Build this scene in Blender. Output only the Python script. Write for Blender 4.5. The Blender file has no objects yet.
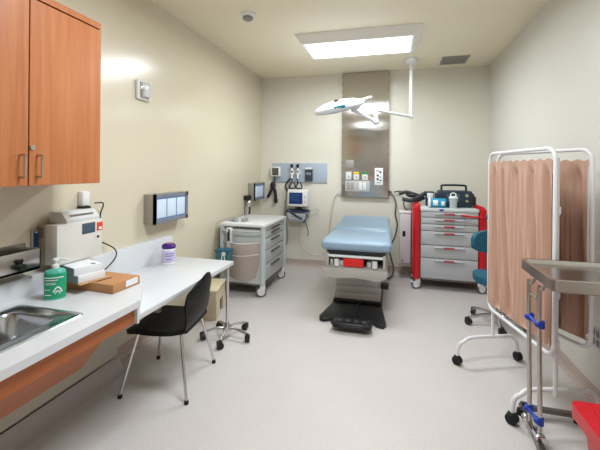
import bpy, bmesh, math, random
from mathutils import Vector, Matrix, Euler
random.seed(7)
PI = math.pi
S = bpy.context.scene
C = S.collection

# ------------------------------------------------------------------ camera
F, YAW, ROLL, CY, H = 356.0, 0.2553, 0.0092, 170.5, 1.55
cam_d = bpy.data.cameras.new('camera'); cam = bpy.data.objects.new('camera', cam_d); C.objects.link(cam)
cy_, sy_, cr, sr = math.cos(YAW), math.sin(YAW), math.cos(ROLL), math.sin(ROLL)
right0, fwd, up0 = Vector((cy_, sy_, 0)), Vector((-sy_, cy_, 0)), Vector((0, 0, 1))
right = right0 * cr + up0 * sr
up = right0 * -sr + up0 * cr
m = Matrix((right, up, -fwd)).transposed().to_4x4(); m.translation = (0, 0, H)
cam.matrix_world = m
cam_d.sensor_width = 36; cam_d.lens = 36 * F / 600; cam_d.shift_y = (CY - 225) / 600
cam_d.clip_start = 0.02
S.camera = cam
# ------------------------------------------------------------------ world, exposure
w = bpy.data.worlds.new('world'); S.world = w; w.use_nodes = True
w.node_tree.nodes['Background'].inputs[0].default_value = (1, 1, 1, 1)
w.node_tree.nodes['Background'].inputs[1].default_value = 0.3
S.view_settings.view_transform = 'Standard'; S.view_settings.look = 'None'
S.view_settings.gamma = 1; S.view_settings.use_curve_mapping = False
S.view_settings.exposure = 1.0
LIGHT = 24.5   # watts of each ceiling fixture

# ------------------------------------------------------------------ materials
def lin(c):
    return tuple(((x / 255) / 12.92 if x / 255 <= 0.04045 else ((x / 255 + 0.055) / 1.055) ** 2.4) for x in c)
MATS = {}
def mat(name, rgb, rough=0.5, metal=0.0, spec=None, alpha=1.0, trans=0.0, emit=None, es=0, noise=None, nscale=40, bump=0, coat=0):
    if name in MATS: return MATS[name]
    M = bpy.data.materials.new(name); M.use_nodes = True; nt = M.node_tree; b = nt.nodes['Principled BSDF']
    col = (*lin(rgb), 1)
    b.inputs['Base Color'].default_value = col
    b.inputs['Roughness'].default_value = rough; b.inputs['Metallic'].default_value = metal
    if spec is not None: b.inputs['Specular IOR Level'].default_value = spec
    b.inputs['Alpha'].default_value = alpha; b.inputs['Transmission Weight'].default_value = trans
    b.inputs['Coat Weight'].default_value = coat
    if emit: b.inputs['Emission Color'].default_value = (*lin(emit), 1); b.inputs['Emission Strength'].default_value = es
    tc = nt.nodes.new('ShaderNodeTexCoord')
    nz = nt.nodes.new('ShaderNodeTexNoise'); nz.inputs['Scale'].default_value = nscale; nz.inputs['Detail'].default_value = 4
    nt.links.new(tc.outputs['Object'], nz.inputs['Vector'])
    amt = 0.03 if noise is None else noise
    mx = nt.nodes.new('ShaderNodeMix'); mx.data_type = 'RGBA'
    mx.inputs[6].default_value = tuple(c * (1 - amt) for c in col[:3]) + (1,)
    mx.inputs[7].default_value = tuple(min(1, c * (1 + amt)) for c in col[:3]) + (1,)
    nt.links.new(nz.outputs['Fac'], mx.inputs[0]); nt.links.new(mx.outputs[2], b.inputs['Base Color'])
    if bump:
        bp = nt.nodes.new('ShaderNodeBump'); bp.inputs['Strength'].default_value = bump; bp.inputs['Distance'].default_value = 0.002
        nt.links.new(nz.outputs['Fac'], bp.inputs['Height']); nt.links.new(bp.outputs['Normal'], b.inputs['Normal'])
    MATS[name] = M
    return M

def wood(name, c1, c2, scale=(30, 30, 1.2), rough=0.4):
    M = bpy.data.materials.new(name); M.use_nodes = True; nt = M.node_tree; b = nt.nodes['Principled BSDF']
    tc = nt.nodes.new('ShaderNodeTexCoord'); mp = nt.nodes.new('ShaderNodeMapping'); mp.inputs['Scale'].default_value = scale
    nt.links.new(tc.outputs['Object'], mp.inputs['Vector'])
    n1 = nt.nodes.new('ShaderNodeTexNoise'); n1.inputs['Scale'].default_value = 1.0; n1.inputs['Detail'].default_value = 6; n1.inputs['Distortion'].default_value = 0.6
    n2 = nt.nodes.new('ShaderNodeTexNoise'); n2.inputs['Scale'].default_value = 6.0; n2.inputs['Detail'].default_value = 3
    nt.links.new(mp.outputs[0], n1.inputs['Vector']); nt.links.new(mp.outputs[0], n2.inputs['Vector'])
    ad = nt.nodes.new('ShaderNodeMath'); ad.operation = 'MULTIPLY_ADD'; ad.inputs[1].default_value = 0.35
    nt.links.new(n2.outputs['Fac'], ad.inputs[0]); nt.links.new(n1.outputs['Fac'], ad.inputs[2])
    cr_ = nt.nodes.new('ShaderNodeValToRGB'); cr_.color_ramp.elements[0].position = 0.45; cr_.color_ramp.elements[1].position = 0.9
    cr_.color_ramp.elements[0].color = (*lin(c1), 1); cr_.color_ramp.elements[1].color = (*lin(c2), 1)
    nt.links.new(ad.outputs[0], cr_.inputs[0]); nt.links.new(cr_.outputs[0], b.inputs['Base Color'])
    b.inputs['Roughness'].default_value = rough
    return M

def wallmat(name, rgb, rough):
    M = mat(name, rgb, rough, noise=0.015, nscale=3)
    nt = M.node_tree; b = nt.nodes['Principled BSDF']
    tc = nt.nodes.new('ShaderNodeTexCoord'); nz = nt.nodes.new('ShaderNodeTexNoise'); nz.inputs['Scale'].default_value = 160; nz.inputs['Detail'].default_value = 2
    nt.links.new(tc.outputs['Object'], nz.inputs['Vector'])
    bp = nt.nodes.new('ShaderNodeBump'); bp.inputs['Strength'].default_value = 0.12; bp.inputs['Distance'].default_value = 0.002
    nt.links.new(nz.outputs['Fac'], bp.inputs['Height']); nt.links.new(bp.outputs['Normal'], b.inputs['Normal'])
    return M

def floormat():
    M = bpy.data.materials.new('sheet vinyl'); M.use_nodes = True; nt = M.node_tree; b = nt.nodes['Principled BSDF']
    tc = nt.nodes.new('ShaderNodeTexCoord')
    n1 = nt.nodes.new('ShaderNodeTexNoise'); n1.inputs['Scale'].default_value = 90; n1.inputs['Detail'].default_value = 5
    n2 = nt.nodes.new('ShaderNodeTexNoise'); n2.inputs['Scale'].default_value = 2.2; n2.inputs['Detail'].default_value = 3
    for n in (n1, n2): nt.links.new(tc.outputs['Object'], n.inputs['Vector'])
    ad = nt.nodes.new('ShaderNodeMath'); ad.operation = 'MULTIPLY_ADD'; ad.inputs[1].default_value = 0.4
    nt.links.new(n2.outputs['Fac'], ad.inputs[0]); nt.links.new(n1.outputs['Fac'], ad.inputs[2])
    r = nt.nodes.new('ShaderNodeValToRGB'); r.color_ramp.elements[0].position = 0.4; r.color_ramp.elements[1].position = 1.0
    r.color_ramp.elements[0].color = (*lin((198, 190, 187)), 1); r.color_ramp.elements[1].color = (*lin((216, 209, 206)), 1)
    nt.links.new(ad.outputs[0], r.inputs[0]); nt.links.new(r.outputs[0], b.inputs['Base Color'])
    b.inputs['Roughness'].default_value = 0.42
    return M

M_wall = wallmat('cream wall paint', (219, 209, 186), 0.2)
M_wallb = wallmat('cream wall paint back', (226, 221, 207), 0.45)
M_wallr = wallmat('pale wall paint', (219, 216, 208), 0.45)
M_ceil = mat('ceiling paint', (240, 230, 204), 0.7, noise=0.01)
M_floor = floormat()
M_cove = mat('coved vinyl base', (192, 174, 166), 0.45)
M_wood = wood('orange maple laminate', (170, 98, 52), (192, 120, 70))
M_woodd = wood('orange maple apron', (158, 84, 36), (180, 102, 50), (30, 1.2, 30))
M_lam = mat('white laminate', (219, 220, 223), 0.3, noise=0.01)
M_beige = wood('pale maple laminate', (206, 190, 160), (222, 206, 178), (3, 3, 1))
M_steel = mat('brushed stainless', (190, 186, 180), 0.25, 1.0, noise=0.05, nscale=60)
M_steelm = mat('polished headwall steel', (200, 196, 189), 0.19, 1.0, noise=0.03, nscale=8)
def aniso(M, a):
    nt = M.node_tree; b = nt.nodes['Principled BSDF']; b.inputs['Anisotropic'].default_value = a
    tg = nt.nodes.new('ShaderNodeTangent'); tg.direction_type = 'RADIAL'; tg.axis = 'Z'
    nt.links.new(tg.outputs[0], b.inputs['Tangent'])
aniso(M_steelm, .95)
M_steeld = mat('darker steel', (120, 116, 112), 0.35, 1.0)
M_chrome = mat('chrome', (215, 215, 218), 0.12, 1.0)
M_white = mat('white enamel', (236, 236, 238), 0.3)
M_whitep = mat('white plastic', (232, 232, 230), 0.4)
M_black = mat('black plastic', (18, 18, 20), 0.4)
M_rubber = mat('black rubber', (14, 14, 15), 0.7)
M_blackseat = mat('black shell plastic', (9, 9, 10), 0.5, spec=.3, noise=0.1)
M_grey = mat('light grey plastic', (190, 190, 190), 0.4)
M_tan = mat('taupe grey plastic', (168, 158, 142), 0.45)
M_cartgrey = mat('cart grey drawer', (188, 190, 192), 0.35)
M_cartblue = mat('cart pale blue grey', (206, 212, 214), 0.35)
M_red = mat('red plastic', (205, 18, 28), 0.35)
M_redb = mat('red bin plastic', (196, 20, 34), 0.4)
M_vinyl = mat('pale blue upholstery vinyl', (150, 176, 198), 0.32, noise=0.03, nscale=12)
M_navy = mat('dark navy plastic', (30, 44, 62), 0.4)
M_teal = mat('teal plastic', (20, 92, 116), 0.5)
M_tealbox = mat('teal box plastic', (60, 112, 124), 0.5)
M_bluep = mat('blue strap', (20, 60, 170), 0.4)
M_green = mat('green label', (18, 162, 114), 0.35)
M_greenliq = mat('aqua bottle plastic', (90, 190, 170), 0.2)
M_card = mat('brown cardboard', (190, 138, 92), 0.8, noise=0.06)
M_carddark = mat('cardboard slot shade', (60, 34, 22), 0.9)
M_glass = mat('clear plastic', (235, 240, 244), 0.05, alpha=0.35)
M_lensclear = mat('strobe lens', (225, 225, 222), 0.1, alpha=0.8)
M_purple = mat('purple lid', (72, 24, 120), 0.3)
M_orange = mat('orange red label', (226, 70, 30), 0.5)
M_scrdark = mat('dark display', (70, 90, 105), 0.15)
M_scrblue = mat('blue screen', (16, 44, 96), 0.15, emit=(16, 50, 110), es=0.12)
M_labelblue = mat('blue label', (30, 60, 120), 0.5)
M_cyan = mat('cyan label', (30, 150, 190), 0.45)
M_panelblue = mat('blue grey rail board', (176, 188, 202), 0.45)
M_paper = mat('paper label', (236, 238, 240), 0.7)
M_paperblue = mat('pale blue glove box', (216, 230, 246), 0.6)
M_yellow = mat('yellow collar', (226, 200, 30), 0.5)
M_greenc = mat('green collar', (20, 140, 60), 0.5)
M_bag = mat('translucent tan bin', (206, 192, 182), 0.2, alpha=0.62)
M_purplew = mat('lilac text', (120, 100, 170), 0.6)
M_grate = mat('vent grille', (150, 146, 138), 0.5)
M_cord = mat('dark grey cord', (74, 70, 68), 0.5)
M_cordw = mat('pale cord', (198, 196, 190), 0.5)
M_box = mat('equipment beige', (206, 204, 198), 0.4)
M_diff = mat('lit diffuser', (255, 255, 255), 0.5, emit=(246, 251, 255), es=2.0)
def curtainmat():
    M = mat('tan curtain cloth', (198, 160, 140), 0.85, noise=0.05, nscale=120)
    b = M.node_tree.nodes['Principled BSDF']
    b.inputs['Sheen Weight'].default_value = 0.1
    return M
M_curt = curtainmat()

# ------------------------------------------------------------------ mesh helpers
class B:
    def __init__(s): s.bm = bmesh.new()
    def _add(s, fn, mx=None, bev=0, seg=2):
        t = bmesh.new(); fn(t)
        if bev: bmesh.ops.bevel(t, geom=[e for e in t.edges], offset=bev, segments=seg, profile=0.5, affect='EDGES', clamp_overlap=True)
        if mx is not None: t.transform(mx)
        me = bpy.data.meshes.new('t'); t.to_mesh(me); t.free(); s.bm.from_mesh(me); bpy.data.meshes.remove(me)
        return s
    def box(s, x0, x1, y0, y1, z0, z1, bev=0, seg=2, mx=None):
        def f(t):
            bmesh.ops.create_cube(t, size=1)
            for v in t.verts: v.co = Vector(((x0 + x1) / 2 + v.co.x * (x1 - x0), (y0 + y1) / 2 + v.co.y * (y1 - y0), (z0 + z1) / 2 + v.co.z * (z1 - z0)))
        return s._add(f, mx, bev, seg)
    def cyl(s, p0, p1, r0, r1=None, n=20, bev=0):
        p0, p1 = Vector(p0), Vector(p1); d = p1 - p0
        r1 = r0 if r1 is None else r1
        q = d.to_track_quat('Z', 'Y').to_matrix().to_4x4(); q.translation = (p0 + p1) / 2
        return s._add(lambda t: bmesh.ops.create_cone(t, cap_ends=True, segments=n, radius1=r0, radius2=r1, depth=d.length), q)
    def sph(s, c, r, sc=(1, 1, 1), n=20, mx=None):
        def f(t):
            bmesh.ops.create_uvsphere(t, u_segments=n, v_segments=n // 2 + 2, radius=r)
            for v in t.verts: v.co = Vector((v.co.x * sc[0], v.co.y * sc[1], v.co.z * sc[2])) + Vector(c)
        return s._add(f, mx)
    def prism(s, poly, axis, a, b, bev=0, mx=None):
        # poly of 2D points; axis 'x','y','z' extruded from a to b
        def P3(p, h):
            return {'x': (h, p[0], p[1]), 'y': (p[0], h, p[1]), 'z': (p[0], p[1], h)}[axis]
        def f(t):
            v0 = [t.verts.new(P3(p, a)) for p in poly]; v1 = [t.verts.new(P3(p, b)) for p in poly]
            n = len(poly)
            t.faces.new(v0[::-1]); t.faces.new(v1)
            for i in range(n): t.faces.new((v0[i], v0[(i + 1) % n], v1[(i + 1) % n], v1[i]))
            bmesh.ops.recalc_face_normals(t, faces=t.faces)
        return s._add(f, mx, bev)
    def tube(s, pts, r, n=10, closed=False, smooth=0):
        pts = [Vector(p) for p in pts]
        if smooth:
            out = []; N = len(pts)
            rng = range(N if closed else N - 1)
            for i in rng:
                g = (lambda k: pts[k % N]) if closed else (lambda k: pts[max(0, min(N - 1, k))])
                a, b_, c, d = g(i - 1), g(i), g(i + 1), g(i + 2)
                for k in range(smooth):
                    u = k / smooth
                    out.append(0.5 * ((2 * b_) + (c - a) * u + (2 * a - 5 * b_ + 4 * c - d) * u * u + (3 * b_ - a - 3 * c + d) * u ** 3))
            if not closed: out.append(pts[-1])
            pts = out
        def f(t):
            N = len(pts); rings = []; nrm = None
            for i, p in enumerate(pts):
                if closed: tg = (pts[(i + 1) % N] - pts[i - 1]).normalized()
                else: tg = (pts[min(N - 1, i + 1)] - pts[max(0, i - 1)]).normalized()
                if nrm is None:
                    nrm = tg.orthogonal().normalized()
                else:
                    nrm = (nrm - tg * nrm.dot(tg)).normalized()
                bn = tg.cross(nrm)
                rings.append([t.verts.new(p + r * (math.cos(2 * PI * k / n) * nrm + math.sin(2 * PI * k / n) * bn)) for k in range(n)])
            for i in range(N if closed else N - 1):
                A, Bq = rings[i], rings[(i + 1) % N]
                if closed and i == N - 1:
                    # align seam
                    best = min(range(n), key=lambda o: (A[0].co - Bq[o].co).length)
                    Bq = Bq[best:] + Bq[:best]
                for k in range(n): t.faces.new((A[k], A[(k + 1) % n], Bq[(k + 1) % n], Bq[k]))
            if not closed: t.faces.new(rings[0][::-1]); t.faces.new(rings[-1])
            bmesh.ops.recalc_face_normals(t, faces=t.faces)
        return s._add(f)
    def lathe(s, prof, c=(0, 0, 0), n=28, mx=None):
        def f(t):
            rings = [[t.verts.new((c[0] + r * math.cos(2 * PI * k / n), c[1] + r * math.sin(2 * PI * k / n), c[2] + z)) for k in range(n)] for r, z in prof]
            for A, Bq in zip(rings, rings[1:]):
                for k in range(n): t.faces.new((A[k], A[(k + 1) % n], Bq[(k + 1) % n], Bq[k]))
            t.faces.new(rings[0][::-1]); t.faces.new(rings[-1])
            bmesh.ops.recalc_face_normals(t, faces=t.faces)
        return s._add(f, mx)
    def grid(s, fn, nu, nv, thick=0.0, mx=None):
        """surface fn(u,v)->Vector, given thickness along normal"""
        def f(t):
            V = [[t.verts.new(fn(i / nu, j / nv)) for j in range(nv + 1)] for i in range(nu + 1)]
            for i in range(nu):
                for j in range(nv): t.faces.new((V[i][j], V[i + 1][j], V[i + 1][j + 1], V[i][j + 1]))
            if thick:
                bmesh.ops.recalc_face_normals(t, faces=t.faces)
                bmesh.ops.solidify(t, geom=t.faces[:], thickness=thick)
                bmesh.ops.recalc_face_normals(t, faces=t.faces)
        return s._add(f, mx)
    def out(s, name, m, parent=None, ang=40, loc=None):
        me = bpy.data.meshes.new(name); s.bm.to_mesh(me); s.bm.free()
        for p in me.polygons: p.use_smooth = True
        me.set_sharp_from_angle(angle=math.radians(ang))
        me.materials.append(m)
        o = bpy.data.objects.new(name, me); C.objects.link(o)
        if parent: o.parent = parent
        if loc: o.location = loc
        return o

def rrect(x0, x1, y0, y1, r, n=5):
    out = []
    for cx, cy, a in ((x1 - r, y1 - r, 0), (x0 + r, y1 - r, 90), (x0 + r, y0 + r, 180), (x1 - r, y0 + r, 270)):
        for k in range(n + 1):
            t = math.radians(a + 90 * k / n); out.append((cx + r * math.cos(t), cy + r * math.sin(t)))
    return out

def thing(name, label, cat, loc=(0, 0, 0), rotz=0, group=None):
    o = bpy.data.objects.new(name, None); C.objects.link(o)
    o.location = loc; o.rotation_euler = (0, 0, rotz); o['label'] = label; o['category'] = cat
    o.empty_display_size = 0.1
    if group: o['group'] = group
    return o
def tag(o, label, cat, group=None):
    o['label'] = label; o['category'] = cat
    if group: o['group'] = group
    return o
def struct(o): o['kind'] = 'structure'; return o
def dup(root, loc=None, rotz=None, label=None):
    r = root.copy(); C.objects.link(r)
    if loc: r.location = loc
    if rotz is not None: r.rotation_euler = (0, 0, rotz)
    if label: r['label'] = label
    for ch in list(root.children):
        c = ch.copy(); C.objects.link(c); c.parent = r
        for g in list(ch.children):
            d = g.copy(); C.objects.link(d); d.parent = c
    return r

# ------------------------------------------------------------------ room shell
XL, XR, YB, YF, ZC = -2.15, 1.345, 5.64, -0.75, 3.09
struct(B().box(XL - .1, XR + .1, YF - .1, YB + .1, -0.1, 0).out('floor', M_floor))
struct(B().box(XL - .1, XR + .1, YF - .1, YB + .1, ZC, ZC + .1).out('ceiling', M_ceil))
struct(B().box(XL - .1, XL, YF - .1, YB + .1, 0, ZC).out('wall_left', M_wall))
struct(B().box(XR, XR + .1, YF - .1, YB + .1, 0, ZC).out('wall_right', M_wallr))
struct(B().box(XL, XR, YB, YB + .1, 0, ZC).out('wall_back', M_wallb))
struct(B().box(XL, XR, YF - .1, YF, 0, ZC).out('wall_front', M_wallr))
def cove(h=0.1, t=0.006, r=0.03):
    p = [(0, 0), (0, h), (t, h)]
    for k in range(6):
        a = PI + (PI / 2) * k / 5
        p.append((t + r + r * math.cos(a), r + r * math.sin(a) + 0.0015))
    p.append((t + r, 0))
    return p
struct(B().prism([(YB - a, z) for a, z in cove()], 'x', XL, XR).out('baseboard_back', M_cove))
struct(B().prism([(XR - a, z) for a, z in cove()], 'y', YF, YB).out('baseboard_right', M_cove))
struct(B().prism([(XL + a, z) for a, z in cove()], 'y', 2.34, YB).out('baseboard_left', M_cove))
# furred access panel under the counter, with its own base
struct(B().box(XL, -2.05, YF, 2.31, 0.110, 0.64).out('trim_1', mat('under counter panel', (206, 198, 182), 0.5)))
struct(B().prism([(-2.05 + a, z) for a, z in cove(0.1, 0.006, 0.09)] , 'y', YF, 2.33).out('baseboard_chase', mat('grey vinyl base', (190, 180, 178), .45)))

# ------------------------------------------------------------------ ceiling fixtures
def fixture(loc, label):
    t = thing('ceiling_light', label, 'ceiling light', loc, 0)
    b = B()
    # tapered body: wider at ceiling
    def ring(z, e, i):
        return [(-0.61 - e, -0.28 - e * .3, z), (0.61 + e, -0.28 - e * .3, z), (0.61 + e, 0.28 + e * .3, z), (-0.61 - e, 0.28 + e * .3, z)]
    def f(tb):
        A = [tb.verts.new(p) for p in ring(0, 0.085, 0)]
        D = [tb.verts.new(p) for p in ring(-0.11, 0.0, 0)]
        E_ = [tb.verts.new((x * 0.955, y * 0.93, -0.11)) for x, y, z in ring(0, 0, 0)]
        G = [tb.verts.new((x * 0.955, y * 0.93, -0.09)) for x, y, z in ring(0, 0, 0)]
        for P_, Q in ((A, D), (D, E_), (E_, G)):
            for k in range(4): tb.faces.new((P_[k], P_[(k + 1) % 4], Q[(k + 1) % 4], Q[k]))
        tb.faces.new(A); tb.faces.new(G)
        bmesh.ops.recalc_face_normals(tb, faces=tb.faces)
    b._add(f).out('frame', mat('bright white enamel', (250, 250, 250), .35), t, 20)
    B().box(-0.58, 0.58, -0.26, 0.26, -0.106, -0.092).out('diffuser', M_diff, t)
    ld = bpy.data.lights.new('ceiling_light_lamp', 'AREA'); ld.shape = 'RECTANGLE'; ld.size = 1.14; ld.size_y = .50
    ld.energy = LIGHT; ld.color = (.87, .95, 1.0); ld.spread = math.radians(180)
    lo = bpy.data.objects.new('lamp', ld); C.objects.link(lo); lo.parent = t; lo.location = (0, 0, -.112)
    return t
fx = fixture((-0.40, 4.19, ZC), 'white surface-mounted rectangular ceiling light with glowing panel above the exam table')
dup(fx, (-0.40, 1.75, ZC), 0, 'white rectangular ceiling light nearer the camera, mirrored in the steel wall panel')

t = thing('smoke_detector', 'round white smoke detector on the ceiling near the left wall', 'smoke detector', (-1.40, 3.27, ZC))
B().lathe([(0.075, 0), (0.075, -0.012), (0.062, -0.02), (0.055, -0.03)]).out('base', M_white, t)
B().lathe([(0.05, -0.03), (0.05, -0.05), (0.034, -0.062), (0.012, -0.064)]).out('sensor_head', mat('detector grey', (150, 150, 148), .5), t)

t = thing('air_vent', 'small grey rectangular air vent in the ceiling by the right corner', 'air vent', (0.80, 5.26, ZC))
b = B()
for a in ((-.17, .17, -.17, -.14), (-.17, .17, .14, .17), (-.17, -.145, -.14, .14), (.145, .17, -.14, .14)): b.box(a[0], a[1], a[2], a[3], -.012, 0)
b.out('frame', M_grate, t)
b = B()
for k in range(9): b.box(-.145, .145, -.135 + k * .031, -.117 + k * .031, -.010, -.003)
b.out('louvres', M_grate, t)
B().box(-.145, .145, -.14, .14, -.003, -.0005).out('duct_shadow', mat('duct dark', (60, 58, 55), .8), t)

# ------------------------------------------------------------------ headwall panel
t = thing('headwall_panel', 'tall stainless steel wall panel behind the exam table, reaching the ceiling', 'wall panel', (-0.42, YB, 0))
B().box(-.36, .36, -.07, -.002, 1.15, ZC - .01, .006).out('panel_face', M_steelm, t)
b = B()
for k in range(16):
    z = 1.2 + k * .122
    for x in (-.352, .352): B().cyl((x, -.069, z), (x, -.076, z), .008, n=8).out('screw', M_steeld, t)
b = B()
for x0, x1, z0, z1 in ((-.30, -.17, 1.60, 1.72),):
    b.box(x0, x1, -.075, -.069, z0, z1, .003)
b.out('blank_cover', mat('satin steel cover', (160, 154, 146), .5, .3), t)
for i, (x, colr) in enumerate(((-.245, M_whitep), (-.125, M_yellow), (.005, M_greenc))):
    o = B().box(x - .045, x + .04, -.082, -.069, 1.415, 1.525, .004).out('gas_outlet', M_whitep, t)
    B().box(x - .045, x + .04, -.086, -.069, 1.50, 1.535, .003).out('collar', colr, o)
    B().cyl((x, -.08, 1.46), (x, -.088, 1.46), .02).out('port', M_grey, o)
o = B().box(-.30, .075, -.078, -.069, 1.235, 1.40, .003).out('outlet_plate', M_grey, t)
for x in (-.25, -.19, -.06, -.0):
    q = B().box(x - .022, x + .022, -.084, -.077, 1.26, 1.375, .004).out('socket', M_whitep if x > -.1 else M_tan, o)
o = B().box(.15, .275, -.075, -.069, 1.34, 1.60, .002).out('instruction_label', M_paper, t)
b = B()
for k, (dx, dz, w_, h_) in enumerate(((.02, .21, .05, .012), (.07, .18, .03, .03), (.03, .13, .03, .03), (.06, .12, .04, .008), (.03, .07, .03, .035), (.075, .06, .03, .02), (.03, .03, .06, .008))):
    B().box(.15 + dx, .15 + dx + w_, -.0765, -.0745, 1.34 + dz, 1.34 + dz + h_).out('printed_mark', M_cord, o)
b = B(); b.box(.34, .375, -.06, -.01, 1.20, 1.26, .004)
b.cyl((.36, -.03, 1.23), (.41, -.035, 1.235), .012)
b.out('cord_inlet', M_black, t)

# ------------------------------------------------------------------ surgical lamp
t = thing('examination_lamp', 'white ceiling-mounted examination lamp on a jointed arm over the table', 'lamp', (0.23, 5.1, ZC))
B().lathe([(0.085, 0), (0.085, -.03), (.07, -.055), (.03, -.065)]).out('ceiling_mount', M_white, t)
B().cyl((0, 0, -.05), (0, 0, -.79), .024).out('drop_pole', M_white, t)
J = Vector((-0.44, -.58, -.78)); J2 = Vector((-.44, -.60, -.93)); HD = Vector((-.87, -.80, -.765))
b = B(); b.cyl((0, 0, -.79), J, .018); b.sph((0, 0, -.785), .032); b.cyl(J + Vector((0, 0, .04)), J2, .026); b.sph(J2, .042)
b.sph(J + Vector((0, 0, .04)), .03, (1, 1, .6))
b.out('arm', M_white, t)
A1 = Vector((-.70, -.76, -.80))
b = B(); b.tube([J2, (J2 + A1) / 2, A1, A1 + Vector((-.03, -.01, .05))], .024, smooth=4); b.sph(A1, .034)
b.tube([A1 + Vector((.10, 0, .08)), A1 + Vector((.06, 0, .02)), A1 + Vector((0, 0, 0))], .014, smooth=4)
b.out('spring_arm', M_white, t)
rot = Matrix.Translation(HD) @ Matrix.Rotation(-0.19, 4, 'Y') @ Matrix.Rotation(math.radians(14), 4, 'X')
h = B().lathe([(.02, .085), (.10, .08), (.18, .066), (.25, .040), (.29, .012), (.296, -.008), (.285, -.03), (.25, -.045), (.1, -.05), (.01, -.05)], n=40, mx=rot @ Matrix.Diagonal((1.04, .9, 1, 1)))
h.box(.2, .33, -.05, .05, -.008, .03, .01, mx=rot)
h = h.out('lamp_head', mat('lamp head enamel', (226, 230, 238), .3), t)
B().lathe([(.215, -.053), (.215, -.047), (.01, -.047)], n=32, mx=rot).out('lens', mat('lamp lens', (214, 222, 230), .15), h)
b = B().box(-.03, .10, -.262, -.25, -.012, .028, .004, mx=rot)
b.out('teal_label', mat('teal label', (40, 150, 170), .4), h)
B().cyl(rot @ Vector((.0, -.12, .07)), rot @ Vector((.0, -.12, .10)), .03).out('knob', mat('brown knob', (110, 80, 60), .5), h)
B().tube([rot @ Vector((.27, -.06, .02)), rot @ Vector((.38, -.09, .03)), rot @ Vector((.38, .06, .03)), rot @ Vector((.27, .05, .02))], .012, smooth=5).out('positioning_handle', M_white, h)

# ------------------------------------------------------------------ upper cabinet
t = thing('wall_cabinet', 'orange maple wall cabinet with two bar handles high on the left wall', 'cabinet', (XL, 0, 0))
b = B(); y0, y1, z0, z1 = .30, 1.85, 1.46, 2.46
b.box(0.002, .345, y0, y1, z0, z0 + .02); b.box(0.002, .365, y0, y1, z1 - .035, z1); b.box(.002, .345, y0, y0 + .02, z0, z1); b.box(.002, .345, y1 - .02, y1, z0, z1); b.box(.002, .012, y0, y1, z0, z1)
b.out('body', M_wood, t)
for ya, yb_, hy in ((.32 + .002, .935, None), (.94, 1.392, 1.352), (1.398, 1.85, 1.44)):
    d = B().box(.347, .367, ya, yb_, z0, z1 - .045, .0015, 1).out('door', M_wood, t)
    if hy:
        B().tube([(.367, hy, z0 + .045), (.40, hy, z0 + .045), (.40, hy, z0 + .06), (.40, hy, z0 + .14), (.40, hy, z0 + .155), (.367, hy, z0 + .155)], .0055, smooth=3).out('handle', M_steel, d)
    if hy == 1.44:
        B().cyl((.366, 1.412, 1.655), (.374, 1.412, 1.655), .013).out('lock', M_steel, d)

# ------------------------------------------------------------------ counter with sink
t = thing('sink_counter', 'white laminate counter with an orange wood apron along the left wall', 'counter', (0, 0, 0))
ZT = .79
b = B()
sx0, sx1, sya, syb = -1.95, -1.60, .80, 1.44
b.box(-2.08, sx0, YF + .01, 1.765, ZT - .038, ZT); b.box(sx1, -1.41, YF + .01, 1.765, ZT - .038, ZT); b.prism([(-2.08, 1.765), (-1.41, 1.765), (-1.62, 2.05), (-2.08, 2.05)], 'z', ZT - .038, ZT)
b.box(sx0, sx1, YF + .01, sya, ZT - .038, ZT); b.box(sx0, sx1, syb, 1.765, ZT - .038, ZT)
b.box(-2.078, -1.413, 1.745, 1.763, .66, ZT - .001); b.prism([(-2.08, 1.764), (-1.414, 1.764), (-1.622, 2.048), (-2.08, 2.048)], 'z', .702, ZT - .037)
b.out('worktop', M_lam, t, 20)
B().box(-2.149, -2.08, YF + .01, 1.765, ZT - .08, .905, .003).out('backsplash', M_lam, t)
b = B()
b.box(-1.455, -1.435, YF + .01, 1.743, .665, ZT - .038)
b.box(-2.04, -1.455, 1.745, 1.743, .665, ZT - .038)
b.out('apron', M_woodd, t)
B().prism([(-1.436, .666), (-1.455, .70), (-1.60, .70), (-1.60, .50), (-1.575, .50)], 'y', YF + .01, 1.52).out('knee_panel', M_woodd, t)

t = thing('sink', 'stainless steel drop-in sink set into the white counter', 'sink', (0, 0, ZT))
def sinkmesh(tb):
    n = 8
    def loop(x0, x1, y0_, y1_, r, z): return [tb.verts.new((p[0], p[1], z)) for p in rrect(x0, x1, y0_, y1_, r, n)]
    L = [loop(-1.995, -1.545, .72, 1.52, .03, .001), loop(-1.99, -1.55, .725, 1.515, .03, .007), loop(-1.955, -1.575, .76, 1.485, .03, .007),
         loop(-1.95, -1.58, .765, 1.48, .03, .003),
         loop(-1.93, -1.62, .82, 1.43, .055, .003), loop(-1.922, -1.628, .828, 1.422, .055, -.008), loop(-1.905, -1.645, .85, 1.40, .06, -.14), loop(-1.88, -1.67, .875, 1.375, .05, -.16)]
    for A, D in zip(L, L[1:]):
        N = len(A)
        for k in range(N): tb.faces.new((A[k], A[(k + 1) % N], D[(k + 1) % N], D[k]))
    tb.faces.new(L[-1])
    bmesh.ops.recalc_face_normals(tb, faces=tb.faces)
    for f_ in tb.faces: pass
B()._add(sinkmesh).out('basin', mat('sink steel', (190, 194, 200), .2, 1.0, noise=.04), t)
B().cyl((-1.775, 1.12, -.16), (-1.775, 1.12, -.155), .045).out('drain', M_chrome, t)

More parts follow.
